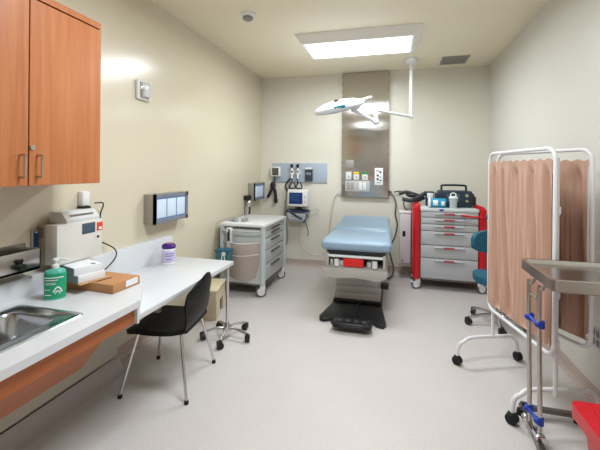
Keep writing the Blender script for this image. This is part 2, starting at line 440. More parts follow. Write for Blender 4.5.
# ------------------------------------------------------------------ desk
t = thing('desk', 'white laminate desk top, lower than the counter it continues, along the left wall', 'desk', (0, 0, 0))
B().box(-2.08, -1.43, 1.768, 3.06, .665, .70, .002).out('desktop', M_lam, t)
b = B(); b.box(-2.149, -2.08, 1.768, 3.06, .63, .905, .003)
b.out('backsplash', M_lam, t)
b = B(); b.box(-2.079, -1.56, 2.15, 2.17, .55, .665); b.box(-2.149, -2.05, 1.80, 3.04, .55, .665)
b.out('support_rail', M_tan, t)

# pedestal base with casters
t = thing('pedestal_base', 'chrome post on a five-arm black-castered base under the desk corner', 'rolling base', (-1.47, 3.02, 0), 0)
B().cyl((0, 0, .07), (0, 0, .664), .016).out('post', M_chrome, t)
B().lathe([(.04, .06), (.045, .075), (.04, .10), (.022, .125), (.02, .14)]).out('hub', M_chrome, t)
def caster(parent, x, y, rz, r=.03, mw=M_black, name='caster', yoke=None, top=.075):
    c = B()
    c.cyl((x - .02 * math.cos(rz), y - .02 * math.sin(rz), r), (x + .02 * math.cos(rz), y + .02 * math.sin(rz), r), r, n=18)
    c.cyl((x, y, r), (x, y, top), .008)
    c.box(-.024, .024, -.03, .015, r * .9, 2 * r + .008, .008, mx=Matrix.Translation((x, y, 0)) @ Matrix.Rotation(rz, 4, 'Z'))
    return c.out(name, mw, parent)
for k in range(5):
    a = math.radians(-90 + 10 + 72 * k); x, y = math.cos(a), math.sin(a)
    g = B(); g.tube([(x * .03, y * .03, .095), (x * .12, y * .12, .09), (x * .21, y * .21, .068)], .013, smooth=3)
    o = g.out('arm', M_chrome, t)
    caster(o, x * .215, y * .215, a + .5)

# ------------------------------------------------------------------ step box under desk
t = thing('step_box', 'pale beige laminate box with a dark opening, beyond the desk end', 'box', (-1.90, 3.50, 0), math.radians(14))
b = B(); b.box(-.12, .12, -.22, .20, .285, .31, .004); b.box(-.11, .11, -.21, -.19, 0, .285); b.box(-.11, .11, .17, .19, 0, .285); b.box(-.11, -.09, -.19, .17, 0, .285)
b.box(.09, .11, -.19, -.04, 0, .285); b.box(.09, .11, .10, .17, 0, .285); b.box(.09, .11, -.04, .10, .16, .285)
b.out('carcass', M_beige, t)
b = B(); b.box(-.07, .085, -.04, .10, 0.001, .14, .02); b.out('black_bag', M_black, t)

# ------------------------------------------------------------------ black chair
t = thing('chair', 'black plastic shell chair with chrome legs pulled up to the desk', 'chair', (-1.575, 2.31, 0), math.radians(8))
# local: front -x ; back +x
def seatf(u, v):
    x = -.24 + .44 * u; yy = (v - .5) * 2
    wdt = .215 + .015 * math.sin(PI * u) - .035 * max(0, (u - .8) / .2) - (.03 * (1 - u / .15) ** 2 if u < .15 else 0)
    z = .455 + .006 * yy * yy - .03 * max(0, (0.25 - u) / .25) ** 2
    z -= .01 * math.sin(PI * u)
    return Vector((x, yy * wdt, z))
B().grid(seatf, 16, 12, .03).out('seat', M_blackseat, t, 60)
def backf(u, v):
    # u from seat rear upward
    h = .35 * u
    yy = (v - .5) * 2
    wd = .17 + .05 * math.sin(PI * min(1, u * 1.1) * .75)
    if u > .55: wd *= (max(.0, 1 - ((u - .55) / .45) ** 3 * .72)) ** .5
    x = .195 + .055 * (1 - math.exp(-u * 6)) + .05 * u + .045 * yy * yy * -1 * min(1, u * 2)
    return Vector((x, yy * wd - .045, .447 + .015 * u + h - (0.04 * yy * yy * max(0, u - .7) / .3)))
B().grid(backf, 18, 12, .014).out('backrest', M_blackseat, t, 60)
for sx, sy in ((-1, -1), (-1, 1), (1, -1), (1, 1)):
    q = B().tube([(sx * .12, sy * .15, .43), (sx * .145, sy * .165, .42), (sx * .16, sy * .175, .39), (sx * .235, sy * .255, .02)], .0105, smooth=4)
    o = q.out('leg', M_chrome, t)
    B().cyl((sx * .235, sy * .255, .0), (sx * .234, sy * .254, .025), .015, .014).out('foot', M_rubber, o)
b = B(); b.box(-.14, .14, -.16, .16, .425, .436, .003); b.out('under_frame', M_black, t)

# ------------------------------------------------------------------ left wall things
t = thing('sharps_disposal_unit', 'off-white wall unit with dark display and orange red label above the counter', 'sharps container', (XL, 1.90, 0))
b = B(); b.box(.075, .17, -.17, .18, .95, 1.20, .006); b.out('front_body', mat('ivory enamel', (222, 218, 210), .35), t)
o = B().box(.002, .076, -.165, .175, .95, 1.195, .003).out('wall_cabinet_body', M_tan, t)
b = B()
for k in range(5): b.box(.015, .06, -.168, -.164, 1.12 + k * .013, 1.126 + k * .013)
b.out('side_vent', M_steeld, o)
B().box(.169, .173, .01, .115, 1.115, 1.185, .001).out('window', M_scrdark, t)
o = B().box(.169, .172, .13, .18, 1.12, 1.178, .001).out('warning_label', M_orange, t)
B().box(.1715, .1728, .145, .172, 1.128, 1.145).out('label_text', M_paper, o)
B().cyl((.168, .14, 1.08), (.176, .14, 1.08), .008).out('lock', M_black, t)
o = B().prism([(.03, 1.20), (.165, 1.20), (.165, 1.22), (.12, 1.27), (.03, 1.27)], 'y', -.10, .16).out('top_tray', mat('tray grey white', (214, 214, 212), .3), t)
B().box(.10, .15, -.06, .12, 1.232, 1.25, mx=None).out('tray_insert', M_steel, o)

t = thing('wall_charger', 'white plug-in adapter on the wall above the sharps unit', 'power adapter', (XL, 2.06, 1.33))
B().box(.001, .05, -.03, .035, -.05, .06, .012).out('adapter', M_whitep, t)
b = B(); b.cyl((.01, -.01, -.075), (.07, -.01, -.075), .035, n=18); b.box(.01, .06, -.045, .03, -.06, -.045, .006); b.out('plug', M_black, t)
tag(B().tube([(XL + .06, 2.12, 1.30), (XL + .08, 2.17, 1.30), (XL + .05, 2.21, 1.27), (XL + .02, 2.22, 1.22), (XL + .015, 2.22, 1.18), (XL + .03, 2.20, 1.08), (XL + .02, 2.17, 1.02), (XL + .02, 2.24, .99), (XL + .09, 2.29, .93), (XL + .13, 2.24, .87), (XL + .16, 2.06, .80)], .005, smooth=6).out('power_cord', M_black),
    'thin black cord drooping from the adapter down behind the cardboard box', 'cord')
t = thing('thermostat_plate', 'small brown-framed blue plate on the wall left of the sharps unit', 'wall plate', (XL, 1.74, 1.11))
B().box(.001, .012, -.045, .045, -.062, .062, .002).out('frame', M_tan, t)
B().box(.0115, .014, -.032, .034, -.05, .05).out('blue_panel', M_labelblue, t)
b = B(); b.box(.0135, .0155, .0, .028, -.02, .008); b.box(.0135, .0155, -.025, .03, .038, .046); b.out('white_print', M_paper, t)

t = thing('towel_dispenser', 'stainless steel wall dispenser with a black lock knob above the sink', 'dispenser', (XL, 0, 0))
b = B(); b.box(.002, .13, 1.20, 1.66, .955, .97); b.box(.12, .13, 1.20, 1.66, .955, 1.075, .002); b.box(.002, .13, 1.65, 1.66, .955, 1.075, .002); b.box(.002, .13, 1.20, 1.21, .955, 1.075)
b.box(.002, .012, 1.20, 1.66, .955, 1.10)
b.out('housing', M_steel, t)
b = B(); b.cyl((.13, 1.53, .995), (.165, 1.53, .995), .02); b.cyl((.13, 1.53, 1.03), (.15, 1.53, 1.03), .012); b.box(.13, .15, 1.523, 1.537, .99, 1.03, .003); b.out('lock_knob', M_black, t)

t = thing('fire_strobe', 'square white fire alarm strobe high on the left wall', 'alarm strobe', (XL, 2.685, 2.24))
B().box(.001, .03, -.085, .085, -.085, .085, .012).out('backplate', M_whitep, t)
b = B(); b.box(.03, .065, -.045, .045, -.06, .06, .014); b.out('lens', M_lensclear, t)
B().box(.03, .036, -.06, .06, -.072, .072, .003).out('reflector', M_chrome, t)
B().cyl((.04, -.01, -.04), (.04, .01, .04), .008).out('flash_tube', M_grey, t)

def glovebox(loc, label, wy, h, d):
    t = thing('glove_dispenser', label, 'glove dispenser', loc)
    b = B(); b.box(.002, d - .012, -wy / 2, wy / 2, -h / 2, h / 2, .003)
    b.out('holder', mat('taupe steel holder', (156, 148, 134), .35, 0), t)
    b = B(); e = .035
    b.box(d - .012, d, -wy / 2, wy / 2, h / 2 - e, h / 2); b.box(d - .012, d, -wy / 2, wy / 2, -h / 2, -h / 2 + e)
    b.box(d - .012, d, -wy / 2, -wy / 2 + e, -h / 2, h / 2); b.box(d - .012, d, wy / 2 - e, wy / 2, -h / 2, h / 2)
    b.box(d - .012, d, -wy / 2, -wy / 2 + e, -h / 2, h / 2)
    b.out('front_frame', mat('dark steel frame', (128, 130, 138), .35, 0), t)
    B().box(d - .011, d - .009, -wy / 2 + e, wy / 2 - e, -h / 2 + e, h / 2 - e).out('glove_box', mat('glove box backing', (110, 146, 196), .4), t)
    n = 3
    for k in range(n):
        a = -wy / 2 + e + .012 + k * (wy - 2 * e - .015) / n
        B().box(d - .009, d - .003, a, a + (wy - 2 * e) / n - .02, -h / 2 + e + .015, h / 2 - e - .015, .004).out('box_panel', M_paperblue, t)
    return t
glovebox((XL, 2.99, 1.19), 'grey-framed wall glove dispenser above the desk with pale blue boxes', .54, .27, .11)
glovebox((XL, 5.30, 1.215), 'smaller glove dispenser in the far left corner above the white cart', .44, .27, .11)

t = thing('handset', 'small white and black device hanging below the corner glove dispenser', 'wall device', (XL, 4.96, 1.10))
b = B(); b.box(.002, .09, -.05, .06, 0, .07, .01); b.out('holder', M_black, t)
B().sph((.07, .0, -.05), .045, (1, 1, 1.3)).out('bulb', M_chrome, t)
B().tube([(.05, -.05, 0), (.04, -.09, -.12), (.05, -.08, -.25)], .006, smooth=5).out('cable', M_cord, t)
B().tube([(.07, .02, -.10), (.075, .02, -.17), (.06, .01, -.26)], .014, smooth=5).out('handle', M_black, t)

# counter items
t = thing('sanitizer_bottle', 'green hand sanitizer pump bottle standing beside the sink', 'bottle', (-1.905, 1.655, ZT), math.radians(41))
OV = Matrix.Diagonal((1.0, .66, 1, 1))
b = B(); b.lathe([(.050, 0), (.054, .006), (.054, .150), (.050, .164), (.036, .172), (.016, .176), (.016, .180)], mx=OV); b.out('bottle_body', M_greenliq, t)
o = B().lathe([(.0545, .010), (.0552, .012), (.0552, .148), (.0545, .150)], mx=OV).out('label_band', M_green, t)
b = B()
def arc(z, a0, a1, rr=.0560, wav=0): return [OV @ Vector((rr * math.cos(math.radians(a0 + (a1 - a0) * j / 10)), rr * math.sin(math.radians(a0 + (a1 - a0) * j / 10)), z + wav * math.sin(PI * j / 10))) for j in range(11)]
for z, a0, a1, q in ((.128, -150, -40, .003), (.114, -150, -70, .0022), (.098, -140, -85, .0016), (.090, -140, -80, .0016), (.060, -145, -110, .0016), (.030, -145, -105, .0022)): b.tube(arc(z, a0, a1), q, n=6)
b.tube(arc(.045, -95, -50, wav=.028), .0045, n=6); b.tube(arc(.035, -85, -60, wav=.018), .003, n=6)
b.out('white_lettering', M_paper, o)
b = B(); b.lathe([(.019, .176), (.019, .194), (.012, .20), (.006, .204), (.006, .215), (.014, .218), (.016, .228), (.010, .234)])
b.tube([(0, 0, .228), (.03, .004, .228), (.055, .006, .218)], .006, smooth=4)
b.out('pump', M_whitep, t)

t = thing('cardboard_box', 'flat open brown cardboard box with a white label on the counter end', 'box', (-1.83, 1.91, ZT))
b = B(); b.box(-.21, .205, -.10, .12, 0.001, .055, .002, mx=Matrix.Rotation(math.radians(-3), 4, 'Z')); b.out('carton', M_card, t)
b = B(); b.box(-.22, .06, -.165, .04, .056, .060, mx=Matrix.Rotation(math.radians(-14), 4, 'Z')); b.out('flap', mat('cardboard flap', (198, 150, 104), .8), t)
B().box(.2045, .207, .0, .10, .014, .052, mx=Matrix.Rotation(math.radians(-3), 4, 'Z')).out('shipping_label', M_paper, t)
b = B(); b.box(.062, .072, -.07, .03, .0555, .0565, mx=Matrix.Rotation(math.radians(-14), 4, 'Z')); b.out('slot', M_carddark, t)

for i, (z, dx, dy, rz, lab) in enumerate(((.061, .0, .0, -14, 'white glove carton with grey side on the cardboard box, lower of two'), (.109, -.014, -.006, -18, 'white glove carton with grey side, topmost on the cardboard box'))):
    t = thing('glove_carton', lab, 'box', (-1.885 + dx, 1.845 + dy, ZT + z), math.radians(rz), 'glove cartons on the cardboard box')
    B().box(-.10, .075, -.085, .085, 0, .046, .002).out('carton', M_paper, t)
    B().box(-.098, .073, -.0865, -.0845, .001, .045).out('end_panel', mat('grey blue end panel', (140, 154, 160), .6), t)
    B().box(.03, .055, .03, .055, .0455, .0472).out('printed_mark', M_navy, t)

t = thing('wipes_canister', 'round white wipes canister with a purple lid standing on the desk', 'canister', (-1.95, 2.81, .70), math.radians(-40))
B().lathe([(.052, 0), (.058, .004), (.058, .135), (.053, .145)]).out('tub', M_paper, t)
o = B().lathe([(.0585, .02), (.0588, .021), (.0588, .122), (.0585, .123)]).out('label_band', mat('lilac label', (206, 198, 226), .4), t)
b = B()
for z, a0, a1 in ((.10, -40, 40), (.08, -45, 30), (.05, -40, 10)):
    b.tube([(.0592 * math.cos(math.radians(a0 + (a1 - a0) * j / 8)), .0592 * math.sin(math.radians(a0 + (a1 - a0) * j / 8)), z) for j in range(9)], .003, n=6)
b.out('lettering', M_purplew, o)
B().lathe([(.058, .141), (.061, .144), (.061, .165), (.05, .178), (.034, .183)]).out('lid', M_purple, t)
B().lathe([(.03, .182), (.03, .188), (.01, .189)]).out('cap', mat('pink cap', (190, 130, 150), .4), t)

# ------------------------------------------------------------------ back wall instruments
t = thing('rail_board', 'pale blue-grey mounting board on the back wall, left of the steel panel', 'wall board', (-1.48, YB, 1.515))
B().box(-.46, .46, -.022, -.001, -.16, .155, .003).out('board', M_panelblue, t)
b = B()
for k in range(9): b.box(-.455, .455, -.0235, -.0215, -.14 + k * .034, -.137 + k * .034)
b.out('grooves', mat('groove grey', (150, 160, 174), .5), t)

t = thing('blood_pressure_gauge', 'square white-edged aneroid gauge at the left end of the wall board', 'gauge', (-1.87, YB - .022, 1.53))
B().box(-.08, .08, -.06, 0, -.08, .08, .012).out('case', M_whitep, t)
B().box(-.055, .055, -.064, -.058, -.062, .062, .004).out('dial', mat('dark dial', (86, 80, 76), .2), t)
b = B(); b.cyl((-.02, -.03, -.08), (-.02, -.03, -.15), .012); b.out('stem', M_black, t)
t = thing('blood_pressure_cuff', 'black blood pressure cuff and hose hanging below the gauge', 'cuff', (-1.92, YB, 1.3))
b = B(); b.sph((.0, -.05, 0), .05, (1, .6, 1.2)); b.tube([(0, -.05, .02), (-.03, -.05, -.08), (-.09, -.05, -.2)], .022, smooth=5); b.tube([(.0, -.055, 0), (.04, -.055, -.10), (.055, -.055, -.26)], .026, smooth=5)
b.sph((.055, -.055, -.25), .036, (1, .7, 1.2))
b.out('cuff_straps', M_black, t)
B().cyl((0, -.05, .0), (.03, -.05, .075), .01).out('hose', M_black, t)

for x, lab in ((-1.59, 'white otoscope handle with black head on the wall board, left of the pair'), (-1.49, 'white ophthalmoscope handle with black head on the wall board, right of the pair')):
    t = thing('otoscope', lab, 'medical instrument', (x, YB - .022, 1.53), 0, 'scope handles on the wall board')
    B().box(-.035, .035, -.05, 0, -.05, .02, .008).out('cradle', M_whitep, t)
    B().cyl((0, -.055, -.11), (0, -.055, .06), .018, .016).out('handle', M_whitep, t)
    b = B(); b.cyl((0, -.055, .06), (0, -.055, .09), .018); b.sph((0, -.06, .10), .026, (1, 1.2, .9)); b.cyl((0, -.07, .10), (.03 if 'right' in lab else .01, -.10, .115), .02, .01); b.out('head', M_black, t)
    B().cyl((0, -.055, -.01), (0, -.055, .01), .021).out('collar', M_black, t)
    b = B()
    cx = .02 if 'left' in lab else -.02
    b.tube([(cx * .2 + .008 * math.cos(k * 1.3), -.05 + .008 * math.sin(k * 1.3), -.11 - .0035 * k) for k in range(24)], .004, n=6)
    b.out('coiled_cord', M_black, t)
t = thing('specula_dispenser', 'dark upright specula dispenser at the right of the wall board', 'dispenser', (-1.31, YB - .022, 1.49))
B().box(-.06, .06, -.05, 0, -.11, .11, .006).out('case', mat('smoky case', (62, 64, 74), .2), t)
B().box(-.06, .06, -.054, 0, .08, .11, .004).out('top_cap', M_whitep, t)
B().box(-.04, .04, -.053, -.049, -.01, .03, .002).out('window', mat('window grey', (130, 134, 146), .2), t)

t = thing('vital_signs_monitor', 'white monitor with a dark blue screen mounted under the wall board', 'monitor', (-1.46, YB, 1.11))
B().box(-.165, .165, -.20, -.07, -.135, .135, .02, 3).out('housing', M_whitep, t)
o = B().box(-.135, .085, -.206, -.198, -.09, .09, .004).out('screen', M_scrblue, t)
b = B(); b.box(-.11, .05, -.2075, -.2055, .05, .056); b.box(-.11, .0, -.2075, -.2055, .015, .021); b.box(-.11, .03, -.2075, -.2055, -.03, -.024)
b.out('screen_lines', mat('screen trace', (44, 90, 150), .3, emit=(40, 90, 150), es=.2), o)
b = B(); b.cyl((0, -.13, -.135), (0, -.13, -.22), .025); b.box(-.03, .03, -.14, -.001, -.20, -.14, .005); b.out('mount', M_black, t)
for z in (.02, -.05): B().cyl((.125, -.199, z), (.125, -.207, z), .014).out('button', M_grey, t)
t = thing('accessory_basket', 'white wire basket full of dark cables below the blue screen monitor', 'basket', (-1.47, YB, .82))
b = B()
for z, s_ in ((.08, 1), (.03, .9), (-.03, .75)):
    b.tube([(p[0], p[1], z) for p in rrect(-.17 * s_, .17 * s_, -.22, -.02, .03)], .007 if z > .05 else .004, n=6, closed=True)
for k in range(10):
    x = -.15 + k * .033
    b.tube([(x, -.22, .08), (x * .78, -.215, -.03), (x * .78, -.03, -.03), (x, -.02, .08)], .003, n=5)
b.out('wire_frame', M_white, t)
B().tube([(p[0], p[1], .085) for p in rrect(-.18, .18, -.225, -.02, .03)], .013, n=8, closed=True).out('rim', mat('navy rim', (44, 54, 84), .4), t)
b = B(); b.prism([(-.11, -.075), (.11, -.075), (.15, .05), (-.15, .05)], 'y', -.205, -.04, .008); b.out('tray_liner', mat('basket liner', (176, 188, 204), .5), t)
b = B()
for k in range(9):
    a = random.uniform(0, 6); r = random.uniform(.05, .10)
    b.tube([(.0 + r * 1.1 * math.cos(a + q * .7) * 1.1, -.12 + r * .6 * math.sin(a + q * .7), .04 + .02 * math.sin(q + k) + k * .006) for q in range(9)], .007, n=6, smooth=3)
b.tube([(.10, -.15, .06), (.18, -.21, .02), (.14, -.22, -.06), (.10, -.22, -.09)], .008, smooth=4)
b.tube([(-.10, -.20, .06), (-.02, -.23, .03), (.05, -.225, -.01), (.10, -.22, -.03)], .014, smooth=4)
b.out('coiled_cables', mat('navy cable', (34, 40, 58), .4), t)
tag(B().tube([(-1.32, YB - .12, .84), (-1.22, YB - .1, .86), (-1.14, YB - .06, .90), (-1.20, YB - .06, .94), (-1.32, YB - .10, .90)], .006, smooth=6).out('looped_tube', M_cordw), 'pale loop of tubing sticking out right of the cable basket', 'tube')
for sx, lab in ((-1.585, 'left black cord looping from the scope handles onto the monitor'), (-1.475, 'right black cord looping from the scope handles onto the monitor')):
    tag(B().tube([(sx, YB - .07, 1.36), (sx - .03, YB - .10, 1.30), (sx - .02, YB - .14, 1.268), (sx + .04, YB - .15, 1.264), (sx + .07, YB - .12, 1.28), (sx + .03, YB - .08, 1.36)], .011, smooth=6).out('scope_cord', M_black), lab, 'cord', 'scope cords over the monitor')
# hoses hanging
tag(B().tube([(-1.60, YB - .07, 1.38), (-1.66, YB - .07, 1.26), (-1.70, YB - .06, 1.0), (-1.73, YB - .05, .7), (-1.74, YB - .04, .45), (-1.70, YB - .04, .33), (-1.66, YB - .05, .45), (-1.69, YB - .06, .8), (-1.71, YB - .06, 1.05)], .010, smooth=6).out('hanging_hose', mat('grey hose', (150, 150, 148), .5)), 'long grey coiled hose hanging from the scopes down the back wall', 'hose')
tag(B().tube([(-1.66, YB - .08, 1.20), (-1.69, YB - .09, 1.3), (-1.63, YB - .09, 1.40), (-1.60, YB - .08, 1.42)], .013, smooth=6).out('scope_cord', M_black), 'black cord beside the blue screen monitor', 'cord')
tag(B().tube([(-1.40, YB - .15, .80), (-1.44, YB - .1, .62), (-1.46, YB - .06, .42), (-1.36, YB - .06, .26), (-1.20, YB - .06, .20), (-1.05, YB - .06, .24), (-.98, YB - .06, .36), (-1.06, YB - .06, .44)], .006, smooth=6).out('white_cable', M_cordw), 'thin white cable looping low on the back wall under the basket', 'cable')
tag(B().tube([(-1.36, YB - .14, .78), (-1.30, YB - .12, .60), (-1.31, YB - .1, .50)], .007, smooth=6).out('probe_cord', M_cord), 'short grey probe cord dangling from the cable basket', 'cord')
tag(B().tube([(-.76, YB - .03, 1.17), (-.84, YB - .03, 1.19), (-.90, YB - .03, 1.10), (-.95, YB - .04, .8), (-.97, YB - .04, .55), (-.9, YB - .05, .40)], .008, smooth=6).out('pale_cord', M_cordw), 'pale cord curving down from the left foot of the steel panel', 'cord')
tag(B().tube([(-.02, YB - .04, 1.20), (.02, YB - .10, 1.16), (.05, YB - .12, 1.05), (.04, YB - .12, .9), (.07, YB - .12, .75), (.03, YB - .12, .55), (-.05, YB - .14, .4), (-.02, YB - .16, .28), (.02, YB - .2, .12), (-.0, YB - .3, .04), (-.06, YB - .42, .02)], .011, smooth=6).out('power_cord', M_cord), 'thick dark grey cord falling from the steel panel behind the exam table', 'cord')
tag(B().tube([(.02, YB - .04, 1.235), (.1, YB - .06, 1.25), (.2, YB - .1, 1.22), (.26, YB - .2, 1.2), (.2, YB - .22, 1.16), (.16, YB - .18, 1.10), (.18, YB - .14, 1.0), (.28, YB - .15, .97), (.34, YB - .18, 1.02)], .009, smooth=6).out('equipment_cord', M_black), 'black cord looping from the steel panel to the red cart', 'cord')

# ------------------------------------------------------------------ exam table
t = thing('exam_table', 'powered exam table with pale blue upholstery on a grey column base', 'exam table', (-0.375, 3.75, 0))
def cush(y0_, y1_, za, zb, th, w0, w1, bev):
    b = B()
    poly = []
    def f(tb):
        bmesh.ops.create_cube(tb, size=2)
        bmesh.ops.subdivide_edges(tb, edges=tb.edges[:], cuts=15, use_grid_fill=True)
        L = y1_ - y0_; rad = bev
        for v in tb.verts:
            half = Vector(((w0 + w1) / 2, L / 2, th / 2)); rr = Vector((rad * 1.5, rad * 1.5, rad))
            # keep grid dense near the rims, then round the corners
            q = Vector([math.copysign(1 - (1 - abs(c)) ** 1.6, c) * h for c, h in zip(v.co, half)])
            inner = Vector([max(-(h - a), min(h - a, c)) for c, h, a in zip(q, half, rr)])
            dlt = Vector([(c - n) / a for c, n, a in zip(q, inner, rr)])
            if dlt.length > 1e-6:
                mxx = max(abs(dlt.x), abs(dlt.y), abs(dlt.z)); dlt = dlt.normalized() * mxx
            q = inner + Vector([d_ * a for d_, a in zip(dlt, rr)])
            u = q.y / L + .5
            q.x *= (w0 + (w1 - w0) * u) / half.x
            v.co = Vector((q.x, y0_ + L * u, za + (zb - za) * u + q.z))
    return b._add(f)
cush(0, .72, .755, .765, .115, .372, .362, .045).out('seat_cushion', M_vinyl, t, 60)
c2 = cush(.70, 1.58, .775, .845, .115, .360, .335, .045)
c2.out('back_cushion', M_vinyl, t, 60)
# piping line between sections handled by gap; frame
b = B(); b.box(-.31, .31, .06, 1.45, .655, .705, .008); b.out('deck_frame', mat('dark deck', (60, 62, 66), .5), t)
gm = mat('table body grey', (186, 184, 178), .4)
b = B(); b.box(-.31, -.285, .03, 1.25, .52, .67, .004); b.box(.285, .31, .03, 1.25, .52, .67, .004); b.box(-.31, .31, .40, 1.25, .52, .67, .004); b.box(-.29, .29, .04, .40, .52, .53)
b.out('upper_housing', gm, t)
b = B(); b.box(-.285, .285, .02, .05, .632, .655, .003); b.out('pull_rail', M_paper, t)
for sx in (-.2, .2):
    o = B().cyl((sx, .05, .535), (sx, .05, .61), .03, .027).out('stirrup_socket', M_whitep, t)
    B().cyl((sx, .05, .61), (sx, .05, .625), .018).out('cap', M_steeld, o)
b = B(); b.box(-.13, .085, .03, .17, .532, .625, .012, 3); b.out('red_pad', mat('bright red pad', (228, 36, 32), .4), t)
for x0, x1, z1 in ((-.17, -.13, .59), (.12, .165, .59), (-.27, -.24, .60)): B().box(x0, x1, .05, .2, .532, z1, .005).out('tray_block', M_grey, t)
b = B()
fr = [(-.335, .0), (.335, .0)]
poly = [(-.335, .52), (.335, .52), (.335, .475), (.30, .43), (.22, .405), (.10, .42), (0, .425), (-.10, .42), (-.22, .41), (-.30, .415), (-.335, .44)]
b.prism(poly, 'y', .0, .035, .004); b.out('drawer_front', gm, t)
b = B(); b.box(-.325, .325, .035, 1.15, .43, .52, .006); b.out('lower_housing', gm, t)
b = B()
for k in range(5):
    e = .0 + .008 * k
    b.box(-.27 + e, .25 - e, .40 + e, 1.05 - e, .06 + k * .08, .06 + (k + 1) * .08 - .002, .003)
b.out('lift_column', mat('column grey', (192, 188, 184), .4), t)
b = B()
b.prism([(-.30, 1.2), (-.29, .36), (-.29, .30), (-.36, -.08), (-.345, -.14), (-.30, -.16), (-.235, -.12), (-.19, -.11), (.16, -.06), (.24, -.16), (.30, -.17), (.325, -.11), (.275, .30), (.27, .36), (.27, 1.2)], 'z', .001, .035, .006)
b.box(-.285, .265, .37, 1.1, .03, .065, .01)
b.out('base_plate', mat('black base', (26, 28, 32), .4), t)
b = B(); b.box(.25, .34, .42, .55, .20, .25, .012); b.out('side_knob', M_black, t)
t = thing('foot_pedal', 'black four-button foot pedal on the floor before the exam table', 'foot pedal', (-0.375, 3.50, 0.036))
b = B(); b.prism(rrect(-.19, .19, -.10, .12, .06), 'z', .001, .03, .006); b.out('pedal_base', M_black, t)
b = B(); b.tube([(-.19, -.03, .03), (-.17, -.09, .045), (0, -.11, .05), (.17, -.09, .045), (.19, -.03, .03)], .012, smooth=5); b.out('guard_rim', M_black, t)
for k in range(4):
    B().cyl((-.12 + .08 * k, .0, .03), (-.12 + .08 * k, .0, .05), .026, .022).out('button', mat('pedal button', (70, 74, 80), .3), t)
# pedal cord
tag(B().tube([(-.375, 3.62, .07), (-.37, 3.70, .05), (-.36, 3.85, .045), (-.35, 4.12, .05)], .008, smooth=5).out('pedal_cord', M_black), 'black cord from the foot pedal to the exam table base', 'cord')

# ------------------------------------------------------------------ casters for carts
def cart_caster(parent, x, y, r=.055, lock=True, face=0.0, tm=M_white):
    b = B(); q = Matrix.Translation((x, y, 0)) @ Matrix.Rotation(face, 4, 'Z')
    ax = q.to_3x3() @ Vector((1, 0, 0)); c = Vector((x, y, r)) + q.to_3x3() @ Vector((0, -.03, 0))
    b.cyl(c - ax * .016, c + ax * .016, r, n=24)
    o = b.out('caster', mat('grey tread', (96, 96, 98), .6), parent)
    b = B(); b.cyl(c - ax * .019, c + ax * .019, r * .72, n=24); b.out('wheel_disc', tm, o)
    b = B(); b.box(-.026, .026, -.045, .02, r + .02, 2 * r + .018, .008, mx=q); b.cyl((x, y, 2 * r + .01), (x, y, 2 * r + .04), .016)
    b.box(-.024, -.019, -.04, .0, r - .01, 2 * r + .01, mx=q); b.box(.019, .024, -.04, .0, r - .01, 2 * r + .01, mx=q)
    if lock: b.box(-.02, .02, -.105, -.04, r + .025, r + .04, .006, mx=q)
    b.out('fork', tm, o)

# ------------------------------------------------------------------ red crash cart
t = thing('crash_cart', 'grey six-drawer medical cart with red side bumpers against the back wall', 'medical cart', (0.71, 4.95, 0))
B().box(-.35, .35, .02, .55, .15, 1.03, .004).out('body', M_cartgrey, t)
B().box(-.33, .33, .04, .53, .115, .15, .004).out('bottom_chassis', M_steeld, t)
zs = [1.03, .95, .865, .775, .59, .42, .15]
for i, (a, bz) in enumerate(zip(zs, zs[1:])):
    o = B().box(-.345, .345, -.012, .021, bz + .005, a - .003, .005).out('drawer', M_cartgrey, t)
    B().prism([(-.012, a - .03), (-.034, a - .034), (-.036, a - .027), (-.012, a - .018)], 'x', -.18, .18, 0).out('pull_lip', M_cartgrey, o)
    B().box(-.065, .065, -.039, -.028, a - .035, a - .018, .003).out('red_tab', mat('crimson tab', (190, 20, 50), .4), o)
for sx in (-1, 1):
    pts = [(.36, -.005, .14), (.37, -.005, .6), (.375, -.005, .98), (.36, .0, 1.05), (.34, .03, 1.09)]
    b = B()
    b.prism(rrect(.355, .445, -.035, .50, .04), 'z', .14, 1.04, 0, mx=Matrix.Diagonal((sx, 1, 1, 1)))
    b.prism([(.352, 1.03), (.445, 1.03), (.44, 1.07), (.41, 1.105), (.37, 1.12), (.352, 1.12)], 'y', 0, .46, .006, mx=Matrix.Diagonal((sx, 1, 1, 1)))
    b.out('red_bumper', M_red, t)
for x, y in ((-.37, .02), (.37, .02), (-.37, .45), (.37, .45)): cart_caster(t, x, y, .060, y < .2, -1.35 if x < 0 else 1.9)
B().box(-.352, .352, -.02, .56, 1.03, 1.075, .008).out('top_slab', M_cartblue, t)
B().box(-.12, -.07, -.024, -.018, 1.04, 1.065).out('blue_sticker', M_bluep, t)
b = B(); b.tube([(.14, -.045, .995), (.24, -.05, .985), (.36, -.06, .98), (.44, -.07, .975)], .012, smooth=4); b.out('red_handle_strap', M_red, t)
b = B(); b.tube([(.42, -.06, 1.0), (.45, -.09, .99), (.49, -.09, .96)], .022, smooth=4); b.out('blue_grip', M_teal, t)
b = B(); b.cyl((.47, -.08, .96), (.53, -.06, .93), .022); b.out('grip_end', mat('maroon', (90, 30, 30), .5), t)

